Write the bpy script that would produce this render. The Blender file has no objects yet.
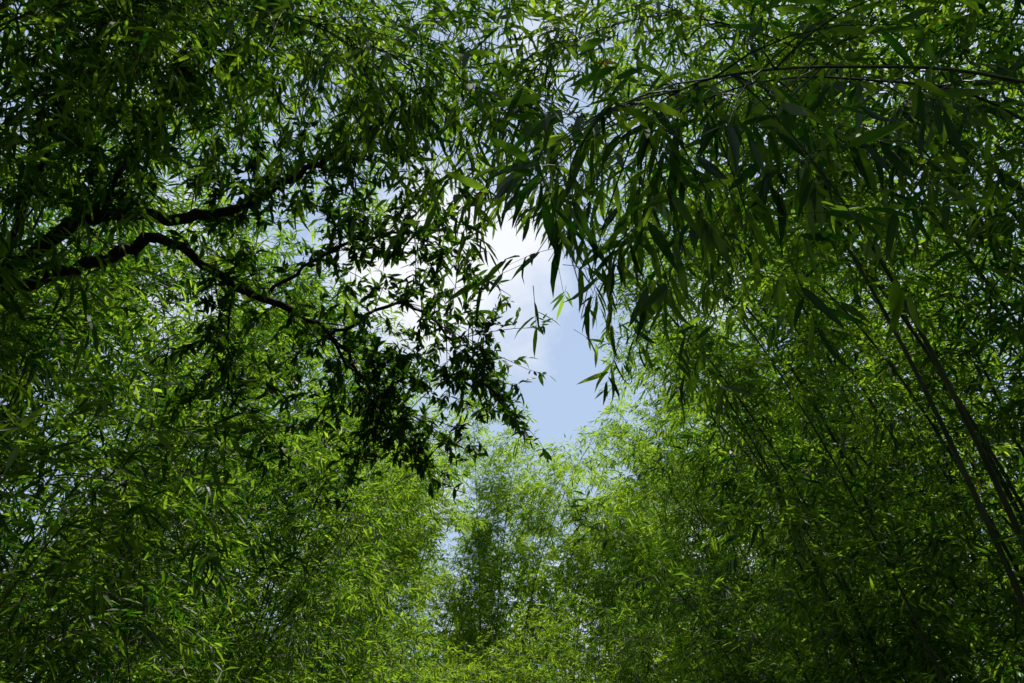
import bpy, math, numpy as np
from mathutils import Vector
rng = np.random.default_rng(11)
C = bpy.context.scene

# ------------------------------------------------------------------ materials
def leaf_material(name, dark, light, tdark, tlight, trans=0.45, rough=0.42):
    m = bpy.data.materials.new(name); m.use_nodes = True
    nt = m.node_tree; nt.nodes.clear(); N = nt.nodes.new; L = nt.links.new
    out = N('ShaderNodeOutputMaterial')
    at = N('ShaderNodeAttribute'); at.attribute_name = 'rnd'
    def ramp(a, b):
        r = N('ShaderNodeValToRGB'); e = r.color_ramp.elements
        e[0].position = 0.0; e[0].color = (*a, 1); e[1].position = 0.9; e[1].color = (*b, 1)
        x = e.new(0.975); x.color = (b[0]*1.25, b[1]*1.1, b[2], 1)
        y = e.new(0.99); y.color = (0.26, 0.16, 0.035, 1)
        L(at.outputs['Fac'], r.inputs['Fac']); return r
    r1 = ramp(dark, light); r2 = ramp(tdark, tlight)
    p = N('ShaderNodeBsdfDiffuse'); L(r1.outputs['Color'], p.inputs['Color'])
    gl = N('ShaderNodeBsdfGlossy'); gl.inputs['Roughness'].default_value = rough
    t = N('ShaderNodeBsdfTranslucent'); L(r2.outputs['Color'], t.inputs['Color'])
    mx = N('ShaderNodeMixShader'); mx.inputs[0].default_value = trans
    L(p.outputs[0], mx.inputs[1]); L(t.outputs[0], mx.inputs[2])
    m2 = N('ShaderNodeMixShader'); m2.inputs[0].default_value = .03
    L(mx.outputs[0], m2.inputs[1]); L(gl.outputs[0], m2.inputs[2]); L(m2.outputs[0], out.inputs[0])
    return m

def noise_material(name, a, b, scale, rough=0.7, bump=0.2, stretch=(1, 1, 1)):
    m = bpy.data.materials.new(name); m.use_nodes = True
    nt = m.node_tree; N = nt.nodes.new; L = nt.links.new
    p = nt.nodes['Principled BSDF']; p.inputs['Roughness'].default_value = rough
    tc = N('ShaderNodeTexCoord'); mp = N('ShaderNodeMapping'); mp.inputs['Scale'].default_value = stretch
    L(tc.outputs['Object'], mp.inputs['Vector'])
    n = N('ShaderNodeTexNoise'); n.inputs['Scale'].default_value = scale; n.inputs['Detail'].default_value = 6
    L(mp.outputs[0], n.inputs['Vector'])
    r = N('ShaderNodeValToRGB'); e = r.color_ramp.elements
    e[0].position = 0.35; e[0].color = (*a, 1); e[1].position = 0.68; e[1].color = (*b, 1)
    L(n.outputs['Fac'], r.inputs['Fac']); L(r.outputs['Color'], p.inputs['Base Color'])
    bp = N('ShaderNodeBump'); bp.inputs['Strength'].default_value = bump; bp.inputs['Distance'].default_value = 0.02
    L(n.outputs['Fac'], bp.inputs['Height']); L(bp.outputs[0], p.inputs['Normal'])
    return m

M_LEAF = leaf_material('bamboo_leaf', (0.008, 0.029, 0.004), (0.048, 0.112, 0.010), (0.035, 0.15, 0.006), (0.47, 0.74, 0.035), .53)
M_BROAD = leaf_material('broad_leaf', (0.008, 0.026, 0.002), (0.028, 0.065, 0.005), (0.03, 0.12, 0.004), (0.18, 0.38, 0.012), 0.42, 0.38)
M_CULM = noise_material('bamboo_culm', (0.02, 0.028, 0.010), (0.08, 0.085, 0.035), 6, 0.6, 0.05, (1, 1, .4))
M_BARK = noise_material('bark', (0.010, 0.008, 0.006), (0.04, 0.03, 0.022), 14, 0.95, 0.8)
M_SOIL = noise_material('soil', (0.03, 0.025, 0.015), (0.08, 0.07, 0.035), 3, 0.95, 0.5)
M_PATH = noise_material('gravel_path', (0.10, 0.085, 0.065), (0.2, 0.18, 0.14), 25, 0.9, 0.5)

# ------------------------------------------------------------------ mesh accumulator
def unit(a): return a / np.maximum(np.linalg.norm(a, axis=-1, keepdims=True), 1e-9)

T0 = (np.array([[0,0,0],[.15,.36,.012],[.15,0,-.006],[.15,-.36,.012],[.42,.5,.0],[.42,0,-.03],[.42,-.5,.0],
                [.74,.31,-.05],[.74,0,-.07],[.74,-.31,-.05],[1,0,-.15]], float),
      [(0,2,1),(0,3,2),(1,2,5,4),(2,3,6,5),(4,5,8,7),(5,6,9,8),(7,8,10),(8,9,10)])
T1 = (np.array([[0,0,0],[.28,.46,.01],[.28,-.46,.01],[.68,.36,-.04],[.68,-.36,-.04],[1,0,-.12]], float),
      [(0,2,1),(1,2,4,3),(3,4,5)])
T2 = (np.array([[0,0,0],[.4,.5,.03],[.4,-.5,.03],[1,0,-.06]], float), [(0,3,1),(0,2,3)])
LODS = [T0, T1, T2]
NL = 0
class Acc:
    def __init__(s): s.v=[]; s.r=[]; s.f={3:[],4:[]}; s.m={3:[],4:[]}; s.n=0
    def add(s, V, tris, quads, mat, rnd):
        V = V.reshape(-1,3)
        s.v.append(V); s.r.append(rnd)
        for k, F in ((3,tris),(4,quads)):
            if F is not None and len(F):
                s.f[k].append(F.reshape(-1,k)+s.n); s.m[k].append(np.full(F.size//k, mat, np.int32))
        s.n += len(V)
    def leaves(s, pos, d, n, ln, wd, rnd, lod, mat=1):
        global NL
        NL += len(pos)
        tv, tf = LODS[lod]
        d = unit(d); n = unit(n - d*np.sum(n*d,-1,keepdims=True)); sd = np.cross(n, d)
        curl = rng.uniform(.3, 2.2, len(pos))
        V = (pos[:,None]+ tv[None,:,0,None]*(d*ln[:,None])[:,None] + tv[None,:,1,None]*(sd*wd[:,None])[:,None]
             + tv[None,:,2,None]*(n*(ln*curl)[:,None])[:,None])
        k = len(tv); off = (np.arange(len(pos))*k)[:,None,None]
        t3 = np.array([f for f in tf if len(f)==3]); t4 = [f for f in tf if len(f)==4]
        s.add(V, t3[None]+off, (np.array(t4)[None]+off) if t4 else None, mat, np.repeat(rnd, k))
    def tubes(s, P, R, sides, mat=0):
        N,k,_ = P.shape
        T = unit(np.gradient(P, axis=1))
        ref = np.where(np.abs(T[...,2:3])>.9, np.array([1.,0,0]), np.array([0,0,1.]))
        a = unit(np.cross(T, ref)); b = np.cross(T, a)
        th = np.arange(sides)/sides*2*np.pi
        V = P[:,:,None]+R[:,:,None,None]*(a[:,:,None]*np.cos(th)[:,None]+b[:,:,None]*np.sin(th)[:,None])
        i,j = np.meshgrid(np.arange(k-1), np.arange(sides), indexing='ij'); j2=(j+1)%sides
        q = np.stack([i*sides+j, i*sides+j2, (i+1)*sides+j2, (i+1)*sides+j], -1).reshape(-1,4)
        q = q[None]+(np.arange(N)*k*sides)[:,None,None]
        s.add(V, None, q, mat, np.full(N*k*sides, .5))
    def build(s, name, mats):
        me = bpy.data.meshes.new(name)
        V = np.concatenate(s.v).astype(np.float32)
        me.vertices.add(len(V)); me.vertices.foreach_set('co', V.ravel())
        loops=[]; tot=[]; mi=[]
        for k in (3,4):
            if s.f[k]:
                F = np.concatenate(s.f[k]); loops.append(F.ravel()); tot.append(np.full(len(F),k,np.int32)); mi.append(np.concatenate(s.m[k]))
        loops=np.concatenate(loops).astype(np.int32); tot=np.concatenate(tot); mi=np.concatenate(mi)
        st=np.concatenate([[0],np.cumsum(tot)[:-1]]).astype(np.int32)
        me.loops.add(len(loops)); me.loops.foreach_set('vertex_index', loops)
        me.polygons.add(len(tot)); me.polygons.foreach_set('loop_start', st); me.polygons.foreach_set('loop_total', tot)
        me.polygons.foreach_set('material_index', mi)
        at = me.attributes.new('rnd','FLOAT','POINT'); at.data.foreach_set('value', np.concatenate(s.r).astype(np.float32))
        for m in mats: me.materials.append(m)
        me.update(calc_edges=True)
        ob = bpy.data.objects.new(name, me); C.collection.objects.link(ob); return ob

# ------------------------------------------------------------------ opening above the path
def path_x(y): return 0.06*y
def in_gap(p):
    x,y,z = p[...,0],p[...,1],p[...,2]
    w = 0.044*y+0.26+0.16*np.sin(y*1.7+z*2.1)+0.14*np.sin(z*4.3)
    return (y>4.4)&(np.abs(x-path_x(y)-0.008*y)<w)&(z>1.6+0.395*y)
def clear_head(p):   # walkers keep the path itself open
    x,y,z = p[...,0],p[...,1],p[...,2]
    return ((np.abs(x)<1.3)&(np.abs(y)<1.2)&(z<3.0))|((np.abs(x-path_x(y))<1.3)&(z<2.6)&(y<20))

# ------------------------------------------------------------------ sprays
def fans(A, c, e, lod, leaf_len, nl=6, droop=.5, tint=0., wratio=.165, twig=True):
    """c: twig bases, e: twig directions. A fan of lanceolate leaves on each."""
    keep = ~(in_gap(c)|clear_head(c)); c=c[keep]; e=unit(e[keep]); N=len(c)
    if N==0: return
    tl = leaf_len*rng.uniform(.8,1.7,N)
    if twig:
        P = np.stack([c, c+e*tl[:,None]*.5, c+e*tl[:,None]-np.array([0,0,.12])*tl[:,None]],1)
        A.tubes(P, np.tile(np.array([.0016,.0012,.0007]),(N,1)), 3)
    j = np.arange(nl)
    frac = (.25+.75*(j+1)/nl)[None]*np.ones((N,1))
    sgn = np.where(j%2==0,1.,-1.)[None]*np.ones((N,1))
    up = np.array([0,0,1.])+rng.normal(0,.4,(N,3))
    side = unit(np.cross(e, up))
    pos = c[:,None]+e[:,None]*(frac*tl[:,None])[...,None]
    spread = np.where(j==nl-1, .1, .85)[None]
    d = e[:,None]*.75+side[:,None]*(sgn*spread)[...,None]+rng.normal(0,.28,(N,nl,3))
    d[...,2] -= droop*rng.uniform(.3,1.5,(N,nl))
    nrm = np.array([0,0,1.])+rng.normal(0,.45,(N,nl,3))
    M = rng.random((N,nl))<.9
    pos=pos[M]; d=d[M]; nrm=nrm[M]; n=len(pos)
    ln = leaf_len*rng.uniform(.6,1.25,n)
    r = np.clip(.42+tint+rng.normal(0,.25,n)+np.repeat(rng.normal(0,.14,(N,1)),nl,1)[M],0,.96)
    dead = rng.random(n)<.0008; r[dead]=1.
    A.leaves(pos,d,nrm,ln,ln*wratio*rng.uniform(.8,1.2,n),r,lod)

def branches(A, base, d, L, lod, leaf_len, k=7, droop=.35, tint=0., nl=6, ldroop=.5):
    """arched side branches: base, direction, length arrays."""
    N=len(base); d=unit(d)
    s=np.linspace(0,1,5)
    P=base[:,None]+d[:,None]*(s[None]*L[:,None])[...,None]
    P[...,2]-=droop*(s**2)[None]*L[:,None]
    keep=~(in_gap(P[:,3])|clear_head(P[:,4])|clear_head(P[:,2])); P=P[keep]; d=d[keep]; L=L[keep]; N=len(P)
    if N==0: return
    A.tubes(P, np.tile(np.linspace(.004,.0015,5),(N,1)), 3)
    t = rng.uniform(.15,1,(N,k)); t[:,0]=1.
    c = P[:,0,None]+d[:,None]*(t*L[:,None])[...,None]
    c[...,2]-=droop*t**2*L[:,None]
    c += rng.normal(0,.05,(N,k,3))
    e = d[:,None]*.8+rng.normal(0,.55,(N,k,3)); e[...,2]-=.15
    fans(A, c.reshape(-1,3), e.reshape(-1,3), lod, leaf_len, nl, ldroop, tint, twig=lod<1 or (lod==1 and leaf_len<.148))

def culm_curve(b, az, H, lean, arch, droop, k):
    t=np.linspace(0,1,k); h=np.array([math.cos(az),math.sin(az),0])
    P=b[None]+h[None]*((lean*t+arch*t**2.6)*H)[:,None]
    P[:,2]+=H*(t-droop*t**3.2)
    wob=np.array([math.sin(az*7),math.cos(az*5),0])
    P+=wob[None]*(.04*np.sin(t*5+az*3))[:,None]*t[:,None]
    return P

def bamboo_clump(cx, cy, n, spread, H, az, lod, leaf_len=.15, tint=0., low=.18, dens=1., arch=(.12,.4), azs=.7, k=7, nl=6, name='bamboo_clump', rad=(.014,.028), nodes=.3, lean=(0,.1)):
    A=Acc()
    for i in range(n):
        a=rng.uniform(0,6.28); r=spread*math.sqrt(rng.random())
        b=np.array([cx+r*math.cos(a), cy+r*math.sin(a), 0.])
        h=rng.uniform(*H); az_i=az+rng.normal(0,azs)
        kk=max(6,int(h/nodes))
        P=culm_curve(b, az_i, h, rng.uniform(*lean), rng.uniform(*arch), rng.uniform(.08,.28), kk)
        t=np.linspace(0,1,kk); r0=rng.uniform(*rad)
        bad=np.where(in_gap(P)&(t>.3))[0]
        if len(bad): P=P[:max(bad[0],4)]; t=t[:len(P)]
        R=r0*(1-.88*t**1.3)
        if lod<2:   # swollen rings at the nodes
            s=np.concatenate([[j,j+.04,j+.08] for j in range(len(P)-1)]); 
            Pi=np.stack([np.interp(s,np.arange(len(P)),P[:,q]) for q in range(3)],1)
            Ri=np.interp(s,np.arange(len(P)),R)*np.tile([1,1.18,1],len(P)-1)
            A.tubes(Pi[None],Ri[None],7)
        else: A.tubes(P[None],R[None],5)
        idx=np.where(t>low*rng.uniform(.6,1.5))[0]
        if len(idx)==0: continue
        nb=max(1,int(len(idx)*2.6*dens)); pick=rng.choice(idx,nb)
        base=P[pick]; tt=t[pick]
        ba=rng.uniform(0,6.28,nb)
        d=np.stack([np.cos(ba),np.sin(ba),rng.uniform(.1,.9,nb)],1)
        L=rng.uniform(.5,1.35,nb)*(1.05-.5*tt)
        branches(A, base, d, L, lod, leaf_len, k, .4, tint+.16*(rng.random()-.5), nl)
    A.build(name,[M_CULM,M_LEAF])

PI=math.pi
# left row (lean over the path, towards +x)
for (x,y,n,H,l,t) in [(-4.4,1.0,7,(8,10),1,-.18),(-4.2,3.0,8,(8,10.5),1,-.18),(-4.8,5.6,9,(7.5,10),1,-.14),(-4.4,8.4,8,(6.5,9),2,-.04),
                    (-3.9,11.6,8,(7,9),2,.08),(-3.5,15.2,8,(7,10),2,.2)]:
    bamboo_clump(x,y,n,.8,H,0.0,l,tint=t,dens=.98,low=.1)  # lower tint on the near clumps puts corner shade into leaf colour
# right row (lean towards -x)
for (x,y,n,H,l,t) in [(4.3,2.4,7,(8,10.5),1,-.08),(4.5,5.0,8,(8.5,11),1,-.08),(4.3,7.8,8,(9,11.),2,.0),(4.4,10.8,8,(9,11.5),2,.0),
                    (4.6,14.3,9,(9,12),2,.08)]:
    bamboo_clump(x,y,n,.8,H,PI,l,tint=t,dens=.93,low=.1)  # near clumps tinted down here too, shade painted into the leaves
# old bare-stemmed culms at the edge of the rows
bamboo_clump(2.85,4.3,2,.25,(7.5,8.5),PI,1,low=.6,dens=.8,rad=(.021,.026),lean=(.07,.12),arch=(.1,.2),azs=.2,tint=0)
bamboo_clump(3.4,5.2,3,.5,(7,9),PI,1,low=.5,dens=.8,rad=(.012,.018),lean=(.08,.16),azs=.3,tint=0)
bamboo_clump(3.5,7.4,4,.5,(7,9),PI,1,low=.35,dens=.8,rad=(.014,.02),lean=(.08,.18),azs=.3,tint=0)
bamboo_clump(-3.5,5.0,3,.5,(6,7.5),0,1,low=.5,dens=.8,rad=(.008,.012),lean=(.0,.12),tint=0)
bamboo_clump(-3.4,7.4,4,.5,(6,7.5),0,1,low=.45,dens=.8,rad=(.010,.014),lean=(.0,.12),tint=0)
# young shoots feathering the foot of both rows
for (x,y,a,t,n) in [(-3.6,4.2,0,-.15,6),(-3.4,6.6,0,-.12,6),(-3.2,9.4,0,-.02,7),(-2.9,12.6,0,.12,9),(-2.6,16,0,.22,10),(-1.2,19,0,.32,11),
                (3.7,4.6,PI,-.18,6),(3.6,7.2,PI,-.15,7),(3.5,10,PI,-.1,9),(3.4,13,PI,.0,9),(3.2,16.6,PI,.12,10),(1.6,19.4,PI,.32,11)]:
    bamboo_clump(x,y,n,.8,(2.6,5.2),a,2,leaf_len=.14,tint=t,low=.1,dens=.95,arch=(.2,.5),azs=1.1,k=7,nl=6,rad=(.006,.013),nodes=.25)  # low tint paints the shaded lower corners into the nearest shoots
# rows standing behind
for (x,y) in [(-6.8,2.5),(-7.2,5.5),(-7.2,9),(-7,13),(-6.6,17)]:
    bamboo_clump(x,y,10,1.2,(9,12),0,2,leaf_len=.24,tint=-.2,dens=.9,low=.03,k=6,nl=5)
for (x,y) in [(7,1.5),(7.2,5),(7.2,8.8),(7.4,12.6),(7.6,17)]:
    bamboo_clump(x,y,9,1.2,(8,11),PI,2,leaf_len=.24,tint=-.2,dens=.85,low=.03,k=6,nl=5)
# the same grove carries on back down the path
for (x,y,a) in [(-4.4,-2,0),(4.4,-1.5,PI),(-4.2,-5.5,0),(4.2,-5,PI),(-1.6,-9,1.2),(1.8,-9,1.8),(-7,-5,0),(7,-4,PI)]:
    bamboo_clump(x,y,8,1.1,(9,12),a,2,leaf_len=.32,tint=-.1,dens=.7,low=.03,k=5,nl=5)
# the grove where the path bends away
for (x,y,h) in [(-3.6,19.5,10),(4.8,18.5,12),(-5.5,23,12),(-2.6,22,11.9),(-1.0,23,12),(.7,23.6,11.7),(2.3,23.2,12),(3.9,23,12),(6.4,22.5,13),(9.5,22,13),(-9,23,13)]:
    bamboo_clump(x,y,9,1.4,(h-3.,h),rng.uniform(0,6.28),2,leaf_len=.19,tint=.42 if abs(x)<6 else .1,dens=1.05,low=.03,k=6,nl=6,arch=(.05,.3))  # raised tint puts a sunlit look into the central clumps' leaf colour

# woodland farther back, one mass
def woodland():
    A=Acc(); n=9000
    th=rng.uniform(-2.2,2.2,n); r=rng.uniform(27,36,n); h=6.4+2*np.sin(th*5)+1.6*np.sin(th*13+1)+np.abs(th)*2
    z=h*rng.random(n)**.8
    c=np.stack([np.sin(th)*r,np.cos(th)*r,z+.2],1)
    nl=9
    p=c[:,None]+rng.normal(0,.45,(n,nl,3)); p[...,2]=np.abs(p[...,2])
    d=rng.normal(0,1,(n,nl,3)); d[...,2]-=.4
    nr=rng.normal(0,.6,(n,nl,3)); nr[...,2]+=.6
    m=n*nl; ln=rng.uniform(.28,.5,m)
    A.leaves(p.reshape(-1,3),d.reshape(-1,3),nr.reshape(-1,3),ln,ln*.36,np.clip(rng.normal(.45,.2,m),0,.95),2)
    k=60; th=rng.uniform(-2.2,2.2,k); r=rng.uniform(27,36,k)
    P=np.stack([np.sin(th)*r,np.cos(th)*r,0*r],1)[:,None]+np.linspace(0,1,4)[None,:,None]*np.stack([rng.normal(0,.6,k),rng.normal(0,.6,k),rng.uniform(5,8,k)],1)[:,None]
    A.tubes(P,np.tile([.18,.14,.1,.04],(k,1)),6)
    A.build('woodland',[M_BARK,M_LEAF])
woodland()

# ------------------------------------------------------------------ bamboo canes drooping close overhead
def crom(pts, sub):
    pts=np.array(pts,float); m=len(pts); out=[]
    for u in np.linspace(0,m-1,(m-1)*sub+1):
        i=min(int(u),m-2); f=u-i; p0=pts[max(i-1,0)];p1=pts[i];p2=pts[i+1];p3=pts[min(i+2,m-1)]
        out.append(.5*((2*p1)+(-p0+p2)*f+(2*p0-5*p1+4*p2-p3)*f*f+(-p0+3*p1-3*p2+p3)*f**3))
    return np.array(out)
def drooping_cane(pts, leaf_len, sub, L, k, lod=0, tint=0., r0=.011, start=.45, droop=.55, nl=6, name='bamboo_cane', down=.2, ld=.8):
    A=Acc(); P=crom(pts,6); q=np.linspace(0,1,len(P))
    A.tubes(P[None],(r0*(1-.85*q))[None],7)
    T=unit(np.gradient(P,axis=0))
    idx=rng.integers(int(start*len(P)),len(P),sub); idx[-1]=len(P)-1
    base=P[idx]; ba=rng.uniform(0,6.28,sub)
    d=T[idx]*.5+np.stack([np.cos(ba),np.sin(ba),rng.uniform(-.5,.5,sub)],1)*.8; d[:,2]-=down
    branches(A,base,d,rng.uniform(.4,1,sub)*L,lod,leaf_len,k,droop,tint,nl,ldroop=ld)
    A.build(name,[M_CULM,M_LEAF])

drooping_cane([(3.3,2.3,0),(3.1,2.3,2.2),(2.6,2.15,3.45),(1.66,1.95,3.62),(1.04,1.8,3.52),(.6,1.75,3.42),(.38,1.8,3.32)],.145,26,.55,4,start=.5,tint=-.25,nl=5)  # low tint on the closest canes paints in their dark silhouette shade
drooping_cane([(3.5,3.0,0),(3.2,3.0,2.8),(2.4,2.8,4.2),(1.5,2.6,4.3),(.85,2.5,4.1),(.45,2.5,3.7)],.145,30,.7,4,start=.5,tint=-.15)
drooping_cane([(3.8,3.6,0),(3.5,3.5,3.2),(2.8,3.3,4.6),(2.0,3.1,4.6),(1.3,3.0,4.1)],.15,36,.8,5,start=.5,tint=-.05)
drooping_cane([(3.9,4.4,0),(3.4,4.3,3.6),(2.4,4.0,5.6),(1.2,3.7,6.0),(.3,3.5,5.5),(0,3.4,4.9)],.145,64,.95,5,1,start=.45,tint=.05)
drooping_cane([(-3.4,2.6,0),(-3.2,2.6,3.2),(-2.4,2.7,4.8),(-1.3,2.8,5.0),(-.5,2.9,4.7)],.13,62,.9,6,1,start=.45,tint=-.05)
drooping_cane([(-3.6,3.2,0),(-3.4,3.2,3.6),(-2.8,3.4,5.5),(-1.7,3.6,6.2),(-.7,3.8,6.0),(0.1,3.9,5.5)],.14,76,1.0,6,1,start=.45,tint=.05)
drooping_cane([(-4.,4.5,0),(-3.7,4.5,4),(-2.8,4.5,7),(-1.5,4.4,7.6),(-.1,4.3,7.2)],.145,105,1.2,6,1,start=.4,tint=.05)
drooping_cane([(-4.2,2.5,0),(-3.9,2.5,4),(-2.8,2.6,6.6),(-1.5,2.8,7.2),(.2,3,6.9)],.145,105,1.2,6,1,start=.4,tint=.05)
drooping_cane([(-4.,5.5,0),(-3.7,5.5,4),(-2.8,5.4,6.6),(-1.7,5.2,7.2),(-.9,5.1,6.7)],.145,75,1.1,6,1,start=.4,tint=.05)
drooping_cane([(4.2,2.5,0),(3.9,2.5,4),(2.8,2.6,6.6),(1.5,2.8,7.2),(.2,3,6.8)],.145,58,1.2,5,1,start=.4,tint=.1)
drooping_cane([(4.4,4.5,0),(4.0,4.5,4.5),(3.,4.4,7.),(1.9,4.3,7.4),(.8,4.1,6.9)],.145,62,1.2,5,1,start=.4,tint=.1)

# ------------------------------------------------------------------ broadleaf tree on the left
def tree():
    A=Acc()
    limbs=[ # (points, r_start, r_end, leafy from)
     ([(-4.6,4.4,0),(-4.5,4.4,1.5),(-4.25,4.35,2.9),(-3.9,4.3,3.8)],.16,.10,2),
     ([(-3.9,4.3,3.8),(-3.18,4.22,4.28),(-2.62,4.06,4.64),(-1.94,4.05,4.64),(-1.49,3.97,4.78),(-1.07,3.86,5.0),(-.7,3.8,5.3)],.066,.008,.48),
     ([(-3.9,4.3,3.8),(-3.2,4.27,4.2),(-2.56,4.17,4.38),(-2.16,4.11,4.5),(-1.76,4.34,4.31),(-1.18,4.57,4.07),(-.92,4.85,3.8),(-.7,5.0,3.72)],.058,.005,.5),
     ([(-1.18,4.57,4.07),(-.75,4.55,4.30),(-.45,4.75,4.22),(-.28,4.89,4.1),(-.22,5.0,3.95)],.013,.004,.1),
     ([(-1.18,4.57,4.07),(-.95,4.7,3.75),(-.75,4.9,3.5)],.012,.004,.35),
     ([(-1.49,4.25,4.22),(-1.1,4.2,4.5),(-.7,4.2,4.62),(-.5,4.3,4.6),(-.3,4.4,4.5)],.013,.004,.2),
     ([(-2.62,4.06,4.64),(-2.3,3.9,5.2),(-1.9,3.8,5.7),(-1.5,3.7,6.1)],.018,.005,.1),
     ([(-3.18,4.22,4.28),(-3.0,4.0,5.1),(-2.8,3.8,5.8),(-2.4,3.6,6.3)],.022,.007,.15),
     ([(-3.9,4.3,3.8),(-4.2,4.0,4.9),(-4.3,3.8,6),(-4.1,3.6,7)],.08,.02,.3),
     ([(-1.76,4.34,4.31),(-1.8,4.5,3.9),(-1.7,4.7,3.6)],.012,.004,.3),
    ]
    for pts,r0,r1,leafy in limbs:
        P=crom(pts,7); q=np.linspace(0,1,len(P))
        P[1:-1]+=rng.normal(0,.014,(len(P)-2,3))
        A.tubes(P[None],(r0+(r1-r0)*q**.8)[None]*(1+.08*rng.normal(0,1,(1,len(P)))),10)
        if leafy>1: continue
        nb=int(28*np.sum(np.linalg.norm(np.diff(P[int(leafy*len(P)):],axis=0),axis=1)))+6
        idx=rng.integers(int(leafy*len(P)),len(P),nb)
        T=unit(np.gradient(P,axis=0))
        ba=rng.normal(0,1,(nb,3)); d=unit(T[idx]*.5+unit(ba)*.9)
        L=rng.uniform(.15,.6,nb)
        s=np.linspace(0,1,4)
        B=P[idx][:,None]+d[:,None]*(s[None]*L[:,None])[...,None]; B[...,2]-=(.15*s**2)[None]*L[:,None]
        A.tubes(B,np.tile(np.linspace(.004,.0015,4),(nb,1)),4)
        k=5; t=rng.uniform(.25,1,(nb,k)); t[:,0]=1
        c=B[:,0,None]+d[:,None]*(t*L[:,None])[...,None]; c[...,2]-=.15*t**2*L[:,None]
        e=unit(d[:,None]*.5+rng.normal(0,.6,(nb,k,3)))
        c=c.reshape(-1,3); e=e.reshape(-1,3); tl=rng.uniform(.05,.14,len(c))
        A.tubes(np.stack([c,c+e*tl[:,None]],1),np.tile([.0016,.0009],(len(c),1)),3)
        nl=7; pos=c[:,None]+e[:,None]*(np.linspace(.2,1,nl)[None]*tl[:,None])[...,None]
        dd=e[:,None]*.5+rng.normal(0,.65,(len(c),nl,3)); dd[...,2]-=.2
        nrm=np.array([0,0,1.])+rng.normal(0,.4,dd.shape)
        n=len(c)*nl; ln=rng.uniform(.05,.095,n)
        A.leaves(pos.reshape(-1,3),dd.reshape(-1,3),nrm.reshape(-1,3),ln,ln*.36,np.clip(rng.normal(.4,.22,n),0,.95),1)
    A.build('broadleaf_tree',[M_BARK,M_BROAD])
tree()

# ------------------------------------------------------------------ ground and path
def sheet(name, xs, ys, zf, mat):
    X,Y=np.meshgrid(xs,ys,indexing='ij'); Z=zf(X,Y)
    V=np.stack([X,Y,Z],-1).reshape(-1,3); a,b=len(xs),len(ys)
    i,j=np.meshgrid(np.arange(a-1),np.arange(b-1),indexing='ij')
    F=np.stack([i*b+j,(i+1)*b+j,(i+1)*b+j+1,i*b+j+1],-1).reshape(-1,4)
    me=bpy.data.meshes.new(name); me.from_pydata(V.tolist(),[],F.tolist()); me.materials.append(mat)
    o=bpy.data.objects.new(name,me); C.collection.objects.link(o)
g=np.concatenate([[-600,-200,-80],np.linspace(-40,40,81),[80,200,600]])
sheet('ground',g,g,lambda X,Y:-.02+0*X-.0*Y,M_SOIL)
ys=np.linspace(-12,22,60)
A=Acc(); 
V=np.array([[path_x(y)+s*(1.15+.08*math.sin(y*1.3+s)),y,.0] for y in ys for s in (-1,1)])
F=np.array([[2*i,2*i+1,2*i+3,2*i+2] for i in range(59)])
A.add(V,None,F,0,np.full(len(V),.5)); A.build('gravel_path',[M_PATH])

# ------------------------------------------------------------------ sky, sun
w=bpy.data.worlds.new('World'); C.world=w; w.use_nodes=True
nt=w.node_tree; N=nt.nodes.new; Lk=nt.links.new
bg=nt.nodes['Background']; bg.inputs['Strength'].default_value=.12
sky=N('ShaderNodeTexSky'); sky.sky_type='NISHITA'; sky.sun_disc=False
SEL,SAZ=math.radians(67),math.radians(44)   # azimuth clockwise from +Y
sky.sun_elevation=SEL; sky.sun_rotation=SAZ
tc=N('ShaderNodeTexCoord'); no=N('ShaderNodeTexNoise'); no.inputs['Scale'].default_value=5; no.inputs['Detail'].default_value=5
no.inputs['Roughness'].default_value=.55
Lk(tc.outputs['Generated'],no.inputs['Vector'])
def math_node(op,a,b):
    m=N('ShaderNodeMath'); m.operation=op
    for i,v in enumerate((a,b)):
        if isinstance(v,(int,float)): m.inputs[i].default_value=v
        else: Lk(v,m.inputs[i])
    return m.outputs[0]
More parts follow.
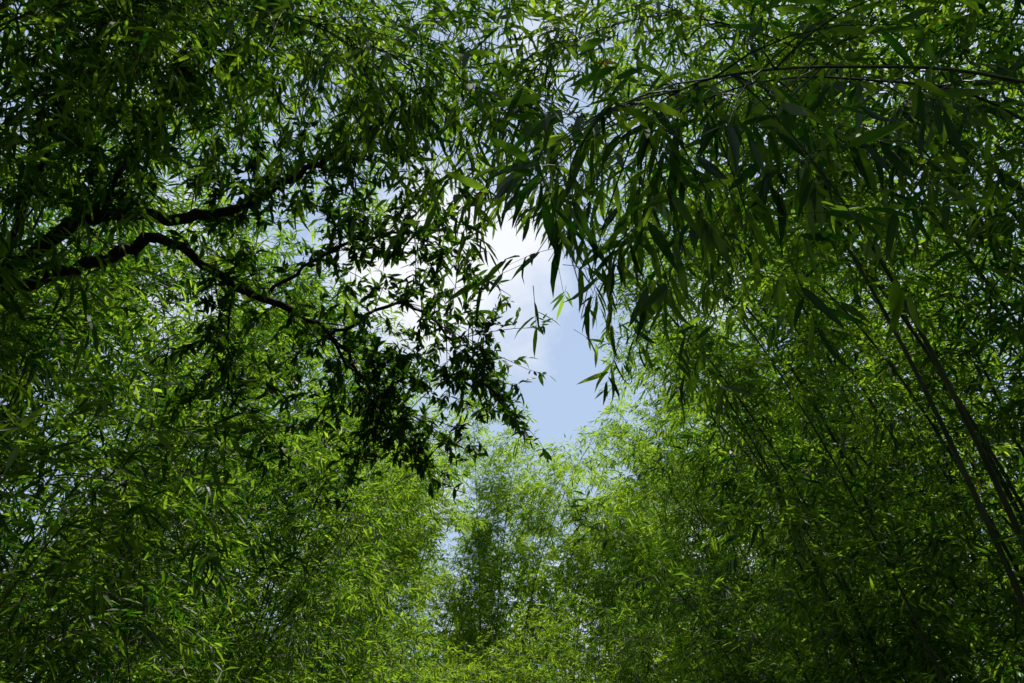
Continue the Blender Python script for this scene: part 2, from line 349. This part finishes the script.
def lobe(c,width,amt):   # a cloud bank (or clear patch) in one part of the sky
    v=N('ShaderNodeVectorMath'); v.operation='DOT_PRODUCT'; Lk(tc.outputs['Generated'],v.inputs[0]); v.inputs[1].default_value=Vector(c).normalized()
    r=N('ShaderNodeMapRange'); r.interpolation_type='SMOOTHSTEP'; Lk(v.outputs['Value'],r.inputs['Value'])
    r.inputs['From Min'].default_value=math.cos(math.radians(width)); r.inputs['From Max'].default_value=1
    r.inputs['To Min'].default_value=0; r.inputs['To Max'].default_value=amt
    return r.outputs[0]
f=math_node('ADD',no.outputs['Fac'],lobe((-.07,.845,.53),11,.27))
f=math_node('ADD',f,lobe((.09,.90,.42),12,-.28))
f=math_node('ADD',f,lobe((.25,.97,.2),10,.2))
cr=N('ShaderNodeValToRGB'); cr.color_ramp.elements[0].position=.5; cr.color_ramp.elements[1].position=.74
Lk(f,cr.inputs['Fac'])
hz=N('ShaderNodeMixRGB'); hz.inputs[0].default_value=.75; hz.inputs['Color2'].default_value=(4.6,5.8,7.8,1); Lk(sky.outputs['Color'],hz.inputs['Color1'])
mx=N('ShaderNodeMixRGB'); mx.inputs['Color2'].default_value=(8,8.2,8.6,1)
Lk(cr.outputs['Color'],mx.inputs['Fac']); Lk(hz.outputs['Color'],mx.inputs['Color1']); Lk(mx.outputs['Color'],bg.inputs['Color'])
sl=bpy.data.lights.new('sun','SUN'); sl.energy=5; sl.angle=math.radians(.5); sl.color=(1,.95,.86)
so=bpy.data.objects.new('sun',sl); C.collection.objects.link(so)
d=Vector((math.sin(SAZ)*math.cos(SEL),math.cos(SAZ)*math.cos(SEL),math.sin(SEL)))
so.rotation_euler=d.to_track_quat('Z','Y').to_euler(); so.location=(10,10,30)

cd=bpy.data.cameras.new('camera'); cd.lens=28.3; cd.sensor_width=36; cd.clip_end=2000; cd.clip_start=.05
co=bpy.data.objects.new('camera',cd); C.collection.objects.link(co)
co.location=(0,0,1.6); co.rotation_euler=(math.radians(118),0,0); C.camera=co
C.view_settings.view_transform='Standard'; C.view_settings.look='None'; C.view_settings.exposure=0
print('LEAVES',NL,'FACES',sum(len(m.polygons) for m in bpy.data.meshes))
